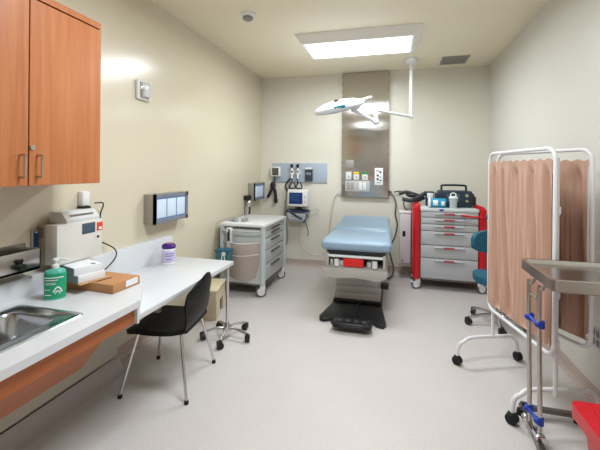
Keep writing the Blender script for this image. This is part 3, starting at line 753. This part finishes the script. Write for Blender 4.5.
t = thing('defibrillator', 'dark navy defibrillator with a carry handle on top of the crash cart', 'defibrillator', (0.82, 5.22, 1.076))
b = B(); b.box(-.22, .20, -.10, .14, .0, .22, .02, 3); b.box(-.25, .23, -.07, .10, .04, .19, .02, 3); b.out('body', M_navy, t)
b = B(); b.tube([(-.17, .02, .20), (-.17, .02, .265), (-.15, .02, .29), (.11, .02, .29), (.14, .02, .265), (.14, .02, .20)], .014, smooth=4); b.out('carry_handle', mat('black handle', (26, 30, 38), .4), t)
B().box(-.12, .04, -.106, -.099, .07, .18, .003).out('display', M_scrdark, t)
for z, q in ((.16, .022), (.09, .018)): B().cyl((.13, -.10, z), (.13, -.115, z), q).out('control_knob', mat('olive knob', (150, 150, 110), .5), t)
b = B(); b.box(.20, .255, -.05, .06, .03, .15, .015); b.out('paddle_pocket', M_black, t)
t = thing('portable_suction', 'small dark case with white lid at the left of the defibrillator', 'medical device', (0.60, 5.22, 1.075))
t.location.x = .50; t.location.y = 5.26; t.location.z = 1.076
b = B(); b.box(-.055, .055, -.06, .06, 0, .20, .012); b.out('case', M_navy, t)
b = B(); b.box(-.04, .04, -.064, -.058, .11, .18, .006); b.out('white_panel', M_paper, t)

t = thing('wipes_tub', 'blue and white wipes tub lying on its side on the crash cart', 'canister', (0.575, 5.03, 1.076))
b = B(); b.cyl((-.09, 0, .062), (.10, 0, .062), .060, n=28); b.out('tub', M_cyan, t)
b = B(); b.cyl((-.115, 0, .062), (-.09, 0, .062), .063, n=28); b.out('lid', M_paper, t)
b = B(); b.grid(lambda u, v: Vector((-.06 + .06 * u, -.0612 * math.cos(-.5 + v * 1.2), .062 + .0612 * math.sin(-.5 + v * 1.2))), 4, 8, .001); b.out('label_patch', M_paper, t)
b = B(); b.grid(lambda u, v: Vector((.04 + .04 * u, -.0612 * math.cos(-.5 + v * .9), .062 + .0612 * math.sin(-.5 + v * .9))), 4, 8, .001); b.out('label_patch', M_paper, t)

t = thing('suction_canister', 'clear canister with white lid beside the blue wipes tub', 'canister', (0.765, 5.0, 1.076))
B().lathe([(.042, 0), (.052, .11), (.053, .13), (.05, .13), (.04, .004)]).out('jar', M_glass, t)
b = B(); b.lathe([(.056, .13), (.056, .145), (.03, .155)]); b.out('lid', M_paper, t)
b = B(); b.tube([(-.03, 0, .15), (-.03, 0, .185), (0, 0, .20), (.03, 0, .185), (.03, 0, .15)], .007, smooth=4); b.out('lid_handle', M_whitep, t)

t = thing('suction_machine', 'dark hose and bag bundle on a small shelf left of the crash cart', 'medical device', (0.26, 5.42, 1.13))
b = B(); b.tube([(-.17, 0, .09), (-.08, -.01, .12), (.02, -.02, .10), (.12, -.03, .06), (.18, -.05, .03)], .025, smooth=5)
b.tube([(-.12, -.02, .02), (.0, -.05, .0), (.06, -.1, .03), (.16, -.12, .10), (.2, -.10, .12)], .03, smooth=5); b.sph((0.02, 0, .08), .06, (1.6, .8, .6)); b.sph((.1, -.08, .04), .05, (1.2, 1, 1))
b.out('hose_bundle', mat('charcoal bag', (40, 44, 50), .5), t)
b = B(); b.box(-.10, .08, -.02, .1, -.02, .05, .006); b.out('shelf_box', M_box, t)
B().box(-.02, .02, .1, .219, -.02, .03).out('wall_bracket', M_steeld, t)

t = thing('waste_container', 'translucent white upright container between the crash cart and wall', 'container', (0.20, 5.42, 0))
B().box(-.10, .055, -.12, .12, .24, .95, .012).out('shell', mat('milky plastic', (214, 210, 212), .35), t)
B().box(-.06, -.02, -.125, -.118, .62, .70, .003).out('black_label', M_black, t)
B().box(-.105, .06, -.125, .125, .95, .98, .008).out('lid', M_white, t)
B().box(-.08, .03, .10, .212, .5, .9).out('wall_bracket', M_white, t)
b = B(); b.box(-.115, .055, -.10, .11, .20, .24, .006); b.out('base', mat('beige base', (200, 190, 182), .5), t)
B().cyl((-.06, -.126, .28), (-.06, -.118, .28), .012).out('latch', M_steeld, t)

# ------------------------------------------------------------------ white supply cart
t = thing('supply_cart', 'white and pale grey supply cart with drawers in the far left corner', 'medical cart', (-1.79, 4.5, 0))
hx, hy = .27, .42
B().box(-hx, hx - .012, -hy + .01, hy, .15, .82, .004).out('body', M_cartblue, t)
b = B()
for sx, sy in ((1, -1), (1, 1), (-1, -1), (-1, 1)):
    B().prism(rrect(sx * hx - .028, sx * hx + .028, sy * hy - .028, sy * hy + .028, .018), 'z', .165, .85).out('corner_post', mat('post pale blue', (202, 212, 216), .35), t)
B().box(-hx - .035, hx + .035, -hy - .035, hy + .035, .85, .89, .012).out('top_tray', M_white, t)
B().box(-hx + .0, hx + .0, -hy + .02, hy - .02, .125, .165, .004).out('chassis', M_steeld, t)
zs = [.845, .79, .70, .55, .38, .175]
for a, bz in zip(zs, zs[1:]):
    o = B().box(hx - .012, hx + .012, -hy + .035, hy - .035, bz + .006, a - .004, .004).out('drawer', M_cartgrey, t)
    B().prism([(hx + .011, a - .05), (hx + .032, a - .045), (hx + .032, a - .036), (hx + .011, a - .03)], 'y', -.16, .16).out('pull', M_steeld, o)
b = B(); b.tube([(-.22, -hy - .03, .80), (-.22, -hy - .06, .80), (.22, -hy - .06, .80), (.22, -hy - .03, .80)], .010, smooth=3); b.out('push_rail', M_grey, t)
def binf(u, v):
    a = u * PI; y = -hy - .012 - .12 * math.sin(a) * (0.75 + .25 * (1 - v)); x = -.23 + .46 * u
    return Vector((x * (1 - .08 * v), y + .05 * v * v, .66 - .42 * v + .05 * math.sin(a) * v * -1))
B().grid(binf, 20, 12, .004).out('tilt_bin', M_bag, t, 60)
b = B(); b.tube([binf(k / 12, 0) for k in range(13)], .009); b.tube([binf(k / 12, .32) + Vector((0, -.004, 0)) for k in range(13)], .006); b.out('bin_rim', mat('bin rim', (214, 202, 194), .4), t)
for x, y in ((hx - .0, -hy + .03), (hx - .0, hy - .03), (-hx, -hy + .03), (-hx, hy - .03)): cart_caster(t, x, y, .066, False, -1.1)
B().box(-.175, -.115, -hy - .09, -hy - .04, .60, .84, .006).out('cable_clip', M_whitep, t)
B().box(-.16, -.13, -hy - .096, -hy - .088, .68, .82, .003).out('black_strip', M_black, t)
t = thing('hanging_caddy', 'teal plastic caddy hooked on the side of the white supply cart', 'caddy', (-1.93, 3.86, -.03))
b = B(); b.prism([(-.07, .43), (.07, .43), (.085, .63), (-.085, .63)], 'y', -.06, .06, .006); b.out('box', M_tealbox, t)
b = B(); b.box(-.092, .092, -.07, .07, .62, .64, .005); b.out('rim', M_teal, t)
b = B(); b.cyl((.03, -.07, .60), (.03, -.078, .60), .025); b.tube([(.02, -.075, .60), (.01, -.085, .52), (.03, -.085, .42)], .006, smooth=4); b.tube([(.04, -.075, .60), (.05, -.085, .50)], .006, smooth=4); b.out('white_tag', M_whitep, t)
b = B(); b.tube([(-.0, .06, .62), (.0, .075, .80), (0, .10, .84), (0, .12, .83)], .006, smooth=4); b.out('hook', M_steel, t)
# small things on top of the supply cart
for i, (x, y, s_, lab) in enumerate(((-2.02, 4.24, .03, 'small clear tray cup on the white cart, nearest the wall'), (-1.94, 4.20, .025, 'small clear tray cup on the white cart, middle one'), (-1.84, 4.26, .035, 'flat clear tray on the white cart, furthest from the wall'))):
    o = B().lathe([(s_ * 1.2, 0), (s_ * 1.35, .02), (s_ * 1.5, .034), (s_ * 1.3, .034), (s_ * 1.1, .006)]).out('specimen_cup', mat('frosted cup', (180, 188, 190), .2, alpha=.85), None)
    o.location = (x, y, .892); tag(o, lab, 'cup', 'cups on the supply cart')

# ------------------------------------------------------------------ rolling stool by crash cart
t = thing('rolling_stool', 'teal rolling stool with backrest, half hidden behind the curtain screen', 'stool', (1.02, 4.02, 0))
b = B(); b.prism(rrect(-.2, .2, -.2, .2, .15, 8), 'z', .43, .51, .02); b.out('seat', M_teal, t)
b = B(); b.grid(lambda u, v: Vector((-.20 * math.cos(PI * u), .24 - .08 * math.cos(PI * u) ** 2, .80 + .12 * (2 * v - 1) * max(.08, math.sin(PI * u)) ** .55)), 20, 8, .05); b.out('backrest', M_teal, t)
b = B(); b.tube([(0, .10, .42), (0, .24, .44), (0, .29, .55), (0, .275, .75)], .014, smooth=4); b.out('back_stem', M_chrome, t)
b = B(); b.cyl((0, 0, .08), (0, 0, .43), .025); b.out('gas_post', M_chrome, t)
for k in range(5):
    a = math.radians(197 + 72 * k); x, y = math.cos(a), math.sin(a)
    o = B().tube([(x * .02, y * .02, .10), (x * .14, y * .14, .095), (x * .27, y * .27, .07)], .017, smooth=3).out('base_arm', M_chrome, t)
    caster(o, x * .275, y * .275, a + .5, .032)

# ------------------------------------------------------------------ folding privacy screen
def screen_panel(t, A, D, zb, zt, seed):
    A, D = Vector((*A, 0)), Vector((*D, 0)); d = (D - A); Lg = d.length; d.normalize(); n = Vector((-d.y, d.x, 0)); r = .07; tr = .0125
    pts = [(p[0], p[1]) for p in rrect(0, Lg, zb, zt, r, 6)]
    p3 = [A + d * s + Vector((0, 0, z)) for s, z in pts]
    B().tube(p3, tr, n=12, closed=True).out('frame', M_white, t)
    ztop = zt - .085
    for z in (ztop, zb + .055): B().cyl(A + Vector((0, 0, z)), D + Vector((0, 0, z)), .005).out('curtain_rod', M_white, t)
    rnd = random.Random(seed); ph = [rnd.uniform(0, 6) for _ in range(5)]
    def f(u, v):
        s = .016 + u * (Lg - .032)
        su = u + .035 * math.sin(2 * PI * v * .5 + ph[0]) * math.sin(PI * u)
        amp = .012 + .004 * v
        sq = su + .03 * math.sin(2 * PI * 1.7 * su + ph[4]) - .10 * (v - .3) * math.sin(PI * u) ** .5
        c1 = .5 + .5 * math.cos(2 * PI * 4.6 * sq + ph[1])
        w_ = amp * 4.2 * (c1 ** 3 - .3) + .007 * math.sin(2 * PI * 12.3 * sq + ph[2]) + .003 * math.sin(2 * PI * 27 * su + ph[3])
        w_ *= (1 if v > .06 else .6)
        if v < .035 or v > .97: w_ = -.012 + .0025 * math.sin(2 * PI * 40 * u + ph[0])
        elif v < .10: w_ = w_ * (v - .035) / .065 - .012 * (1 - (v - .035) / .065)
        dz = .006 * math.sin(2 * PI * 9 * u + ph[4]) if v == 0 else 0
        return A + d * s + n * w_ + Vector((0, 0, ztop + .018 + dz - v * (ztop - zb - .035)))
    B().grid(f, 150, 30, .0015).out('curtain', M_curt, t, 80)
t = thing('privacy_screen', 'white-framed folding privacy screen on casters with tan curtains by the right wall', 'privacy screen', (0, 0, 0))
ZB, ZTp = .45, 1.70
A, D = (.765, 3.20), (.935, 2.43)
screen_panel(t, A, D, ZB, ZTp, 3)
E2, G2 = (.835, 3.25), (1.20, 2.60)
screen_panel(t, E2, G2, ZB, ZTp, 8)
def leg_base(x, y, xa, xb, ya, yb_):
    o = B().tube([(xa, ya, .06), (xa + .01, ya, .15), (xa + .05, ya, .190), (xa + .12, ya + (yb_ - ya) * .25, .208), (xb - .12, ya + (yb_ - ya) * .75, .208), (xb - .05, yb_, .190), (xb - .01, yb_, .15), (xb, yb_, .06)], .014, n=12, smooth=6).out('foot_arch', M_white, t)
    for cx, cyy, a in ((xa, ya, .9), (xb, yb_, .3)):
        b = B(); dx, dy = math.cos(a), math.sin(a)
        b.cyl((cx - .022 * dx, cyy - .022 * dy, .034), (cx + .022 * dx, cyy + .022 * dy, .034), .034, n=20)
        b.sph((cx, cyy, .05), .03, (1, 1, .9)); b.cyl((cx, cyy, .05), (cx, cyy, .08), .012)
        b.out('caster', M_rubber, o)
leg_base(.8, 3.2, .515, 1.01, 3.10, 3.30)
leg_base(.94, 2.46, .725, 1.25, 2.46, 2.60)
b = B(); b.cyl((.80, 3.215, .20), (.80, 3.215, ZTp - .06), .0125); b.out('upright', M_white, t)
b = B(); b.cyl((.962, 2.475, .20), (.962, 2.475, ZTp - .06), .0125)
b.out('upright', M_white, t)
for z in (.50, .80, 1.3): B().box(.93, .967, 2.43, 2.465, z, z + .05, .004).out('clip', M_white, t)

# ------------------------------------------------------------------ mayo stand
t = thing('mayo_stand', 'stainless steel instrument tray stand with blue clamps in front of the screen', 'instrument stand', (0, 0, 0))
ZM = 1.045
def tray(tb):
    def loop(x0, x1, y0_, y1_, r, z): return [tb.verts.new((p[0], p[1], z)) for p in rrect(x0, x1, y0_, y1_, r, 5)]
    X0, X1, Y0, Y1 = .73, 1.30, 1.92, 2.36
    L = [loop(X0 + .012, X1 - .012, Y0 + .012, Y1 - .012, .02, ZM - .060), loop(X0, X1, Y0, Y1, .03, ZM - .052), loop(X0, X1, Y0, Y1, .03, ZM), loop(X0 + .008, X1 - .008, Y0 + .008, Y1 - .008, .03, ZM + .004),
         loop(X0 + .018, X1 - .018, Y0 + .018, Y1 - .018, .025, ZM), loop(X0 + .026, X1 - .026, Y0 + .026, Y1 - .026, .02, ZM - .02)]
    for P_, Q in zip(L, L[1:]):
        N = len(P_)
        for k in range(N): tb.faces.new((P_[k], P_[(k + 1) % N], Q[(k + 1) % N], Q[k]))
    tb.faces.new(L[-1]); tb.faces.new(L[0][::-1])
    bmesh.ops.recalc_face_normals(tb, faces=tb.faces)
B()._add(tray).out('tray', M_steel, t, 50)
P1, P2 = Vector((.80, 2.37, 0)), Vector((.83, 2.28, 0))
P1 = Vector((.795, 2.38, 0)); P2 = Vector((.81, 2.27, 0))
for p in (P1, P2):
    b = B(); b.tube([p + Vector((0, 0, .05)), p + Vector((-.01, 0, .84)), p + Vector((.0, -.005, .90)), p + Vector((.03, -.01, .94)), p + Vector((.09, -.02, .958)), p + Vector((.35, -.03, .970))], .0125, n=14, smooth=5)
    b.out('post', M_steel, t)
b = B(); b.cyl(P1 + Vector((-.01, 0, .84)), P2 + Vector((-.01, 0, .84)), .008); b.out('cross_rod', M_steel, t)
for z, tl in ((.70, .01), (.16, -.0)):
    b = B()
    for p in (P1, P2): b.cyl(p + Vector((0, 0, z - .02)), p + Vector((0, 0, z + .02)), .018)
    b.cyl(P1 + Vector((-.012, 0, z + tl)), P2 + Vector((-.012, 0, z - tl)), .010); b.sph(P1 + Vector((-.015, 0, z)), .018); b.sph(P2 + Vector((-.015, 0, z)), .018)
    b.out('blue_clamp', M_bluep, t)
b = B()
b.box(-.02, .02, -.26, .30, .035, .06, .004, mx=Matrix.Translation((.805, 2.32, 0)) @ Matrix.Rotation(math.radians(-6), 4, 'Z'))
b.box(.80, 1.15, 2.555, 2.595, .035, .06, .004); b.out('base_bars', M_steeld, t)
b = B(); b.box(.785, .83, 2.24, 2.42, .05, .09, .006); b.sph((.79, 2.43, .07), .025); b.out('base_clamp', M_chrome, t)
for x, y in ((.83, 2.09), (1.12, 2.575), (.80, 2.57)):
    B().cyl((x, y, 0), (x, y, .036), .02, .016).out('foot', M_rubber, t)

# ------------------------------------------------------------------ red bin
t = thing('waste_bin', 'bright red lidded plastic waste bin in the lower right corner', 'bin', (0, 0, 0))
def tap(tb, x0, x1, y0_, y1_, z0_, z1_, tp, r=.03):
    A_ = [tb.verts.new((p[0], p[1], z0_)) for p in rrect(x0 + tp, x1 - tp, y0_ + tp, y1_ - tp, r)]
    D_ = [tb.verts.new((p[0], p[1], z1_)) for p in rrect(x0, x1, y0_, y1_, r)]
    N = len(A_)
    for k in range(N): tb.faces.new((A_[k], A_[(k + 1) % N], D_[(k + 1) % N], D_[k]))
    tb.faces.new(A_[::-1]); tb.faces.new(D_); bmesh.ops.recalc_face_normals(tb, faces=tb.faces)
B()._add(lambda tb: tap(tb, .715, 1.10, 1.12, 1.61, .001, .60, .05)).out('tub', M_redb, t)
b = B(); b._add(lambda tb: tap(tb, .685, 1.13, 1.09, 1.64, .60, .65, -.0)); b.box(.74, 1.08, 1.15, 1.58, .648, .658, .004)
b.out('lid', M_redb, t)

# ------------------------------------------------------------------ wall outlet on right wall
t = thing('wall_outlet', 'grey double socket plate low on the right wall beside the screen', 'outlet', (XR, 2.84, .44))
B().box(-.008, -.001, -.06, .06, -.065, .065, .003).out('plate', M_grey, t)
b = B()
for y in (-.027, .027):
    for z in (-.03, .03): b.box(-.011, -.007, y - .018, y + .018, z - .02, z + .02, .002)
b.out('sockets', M_steeld, t)
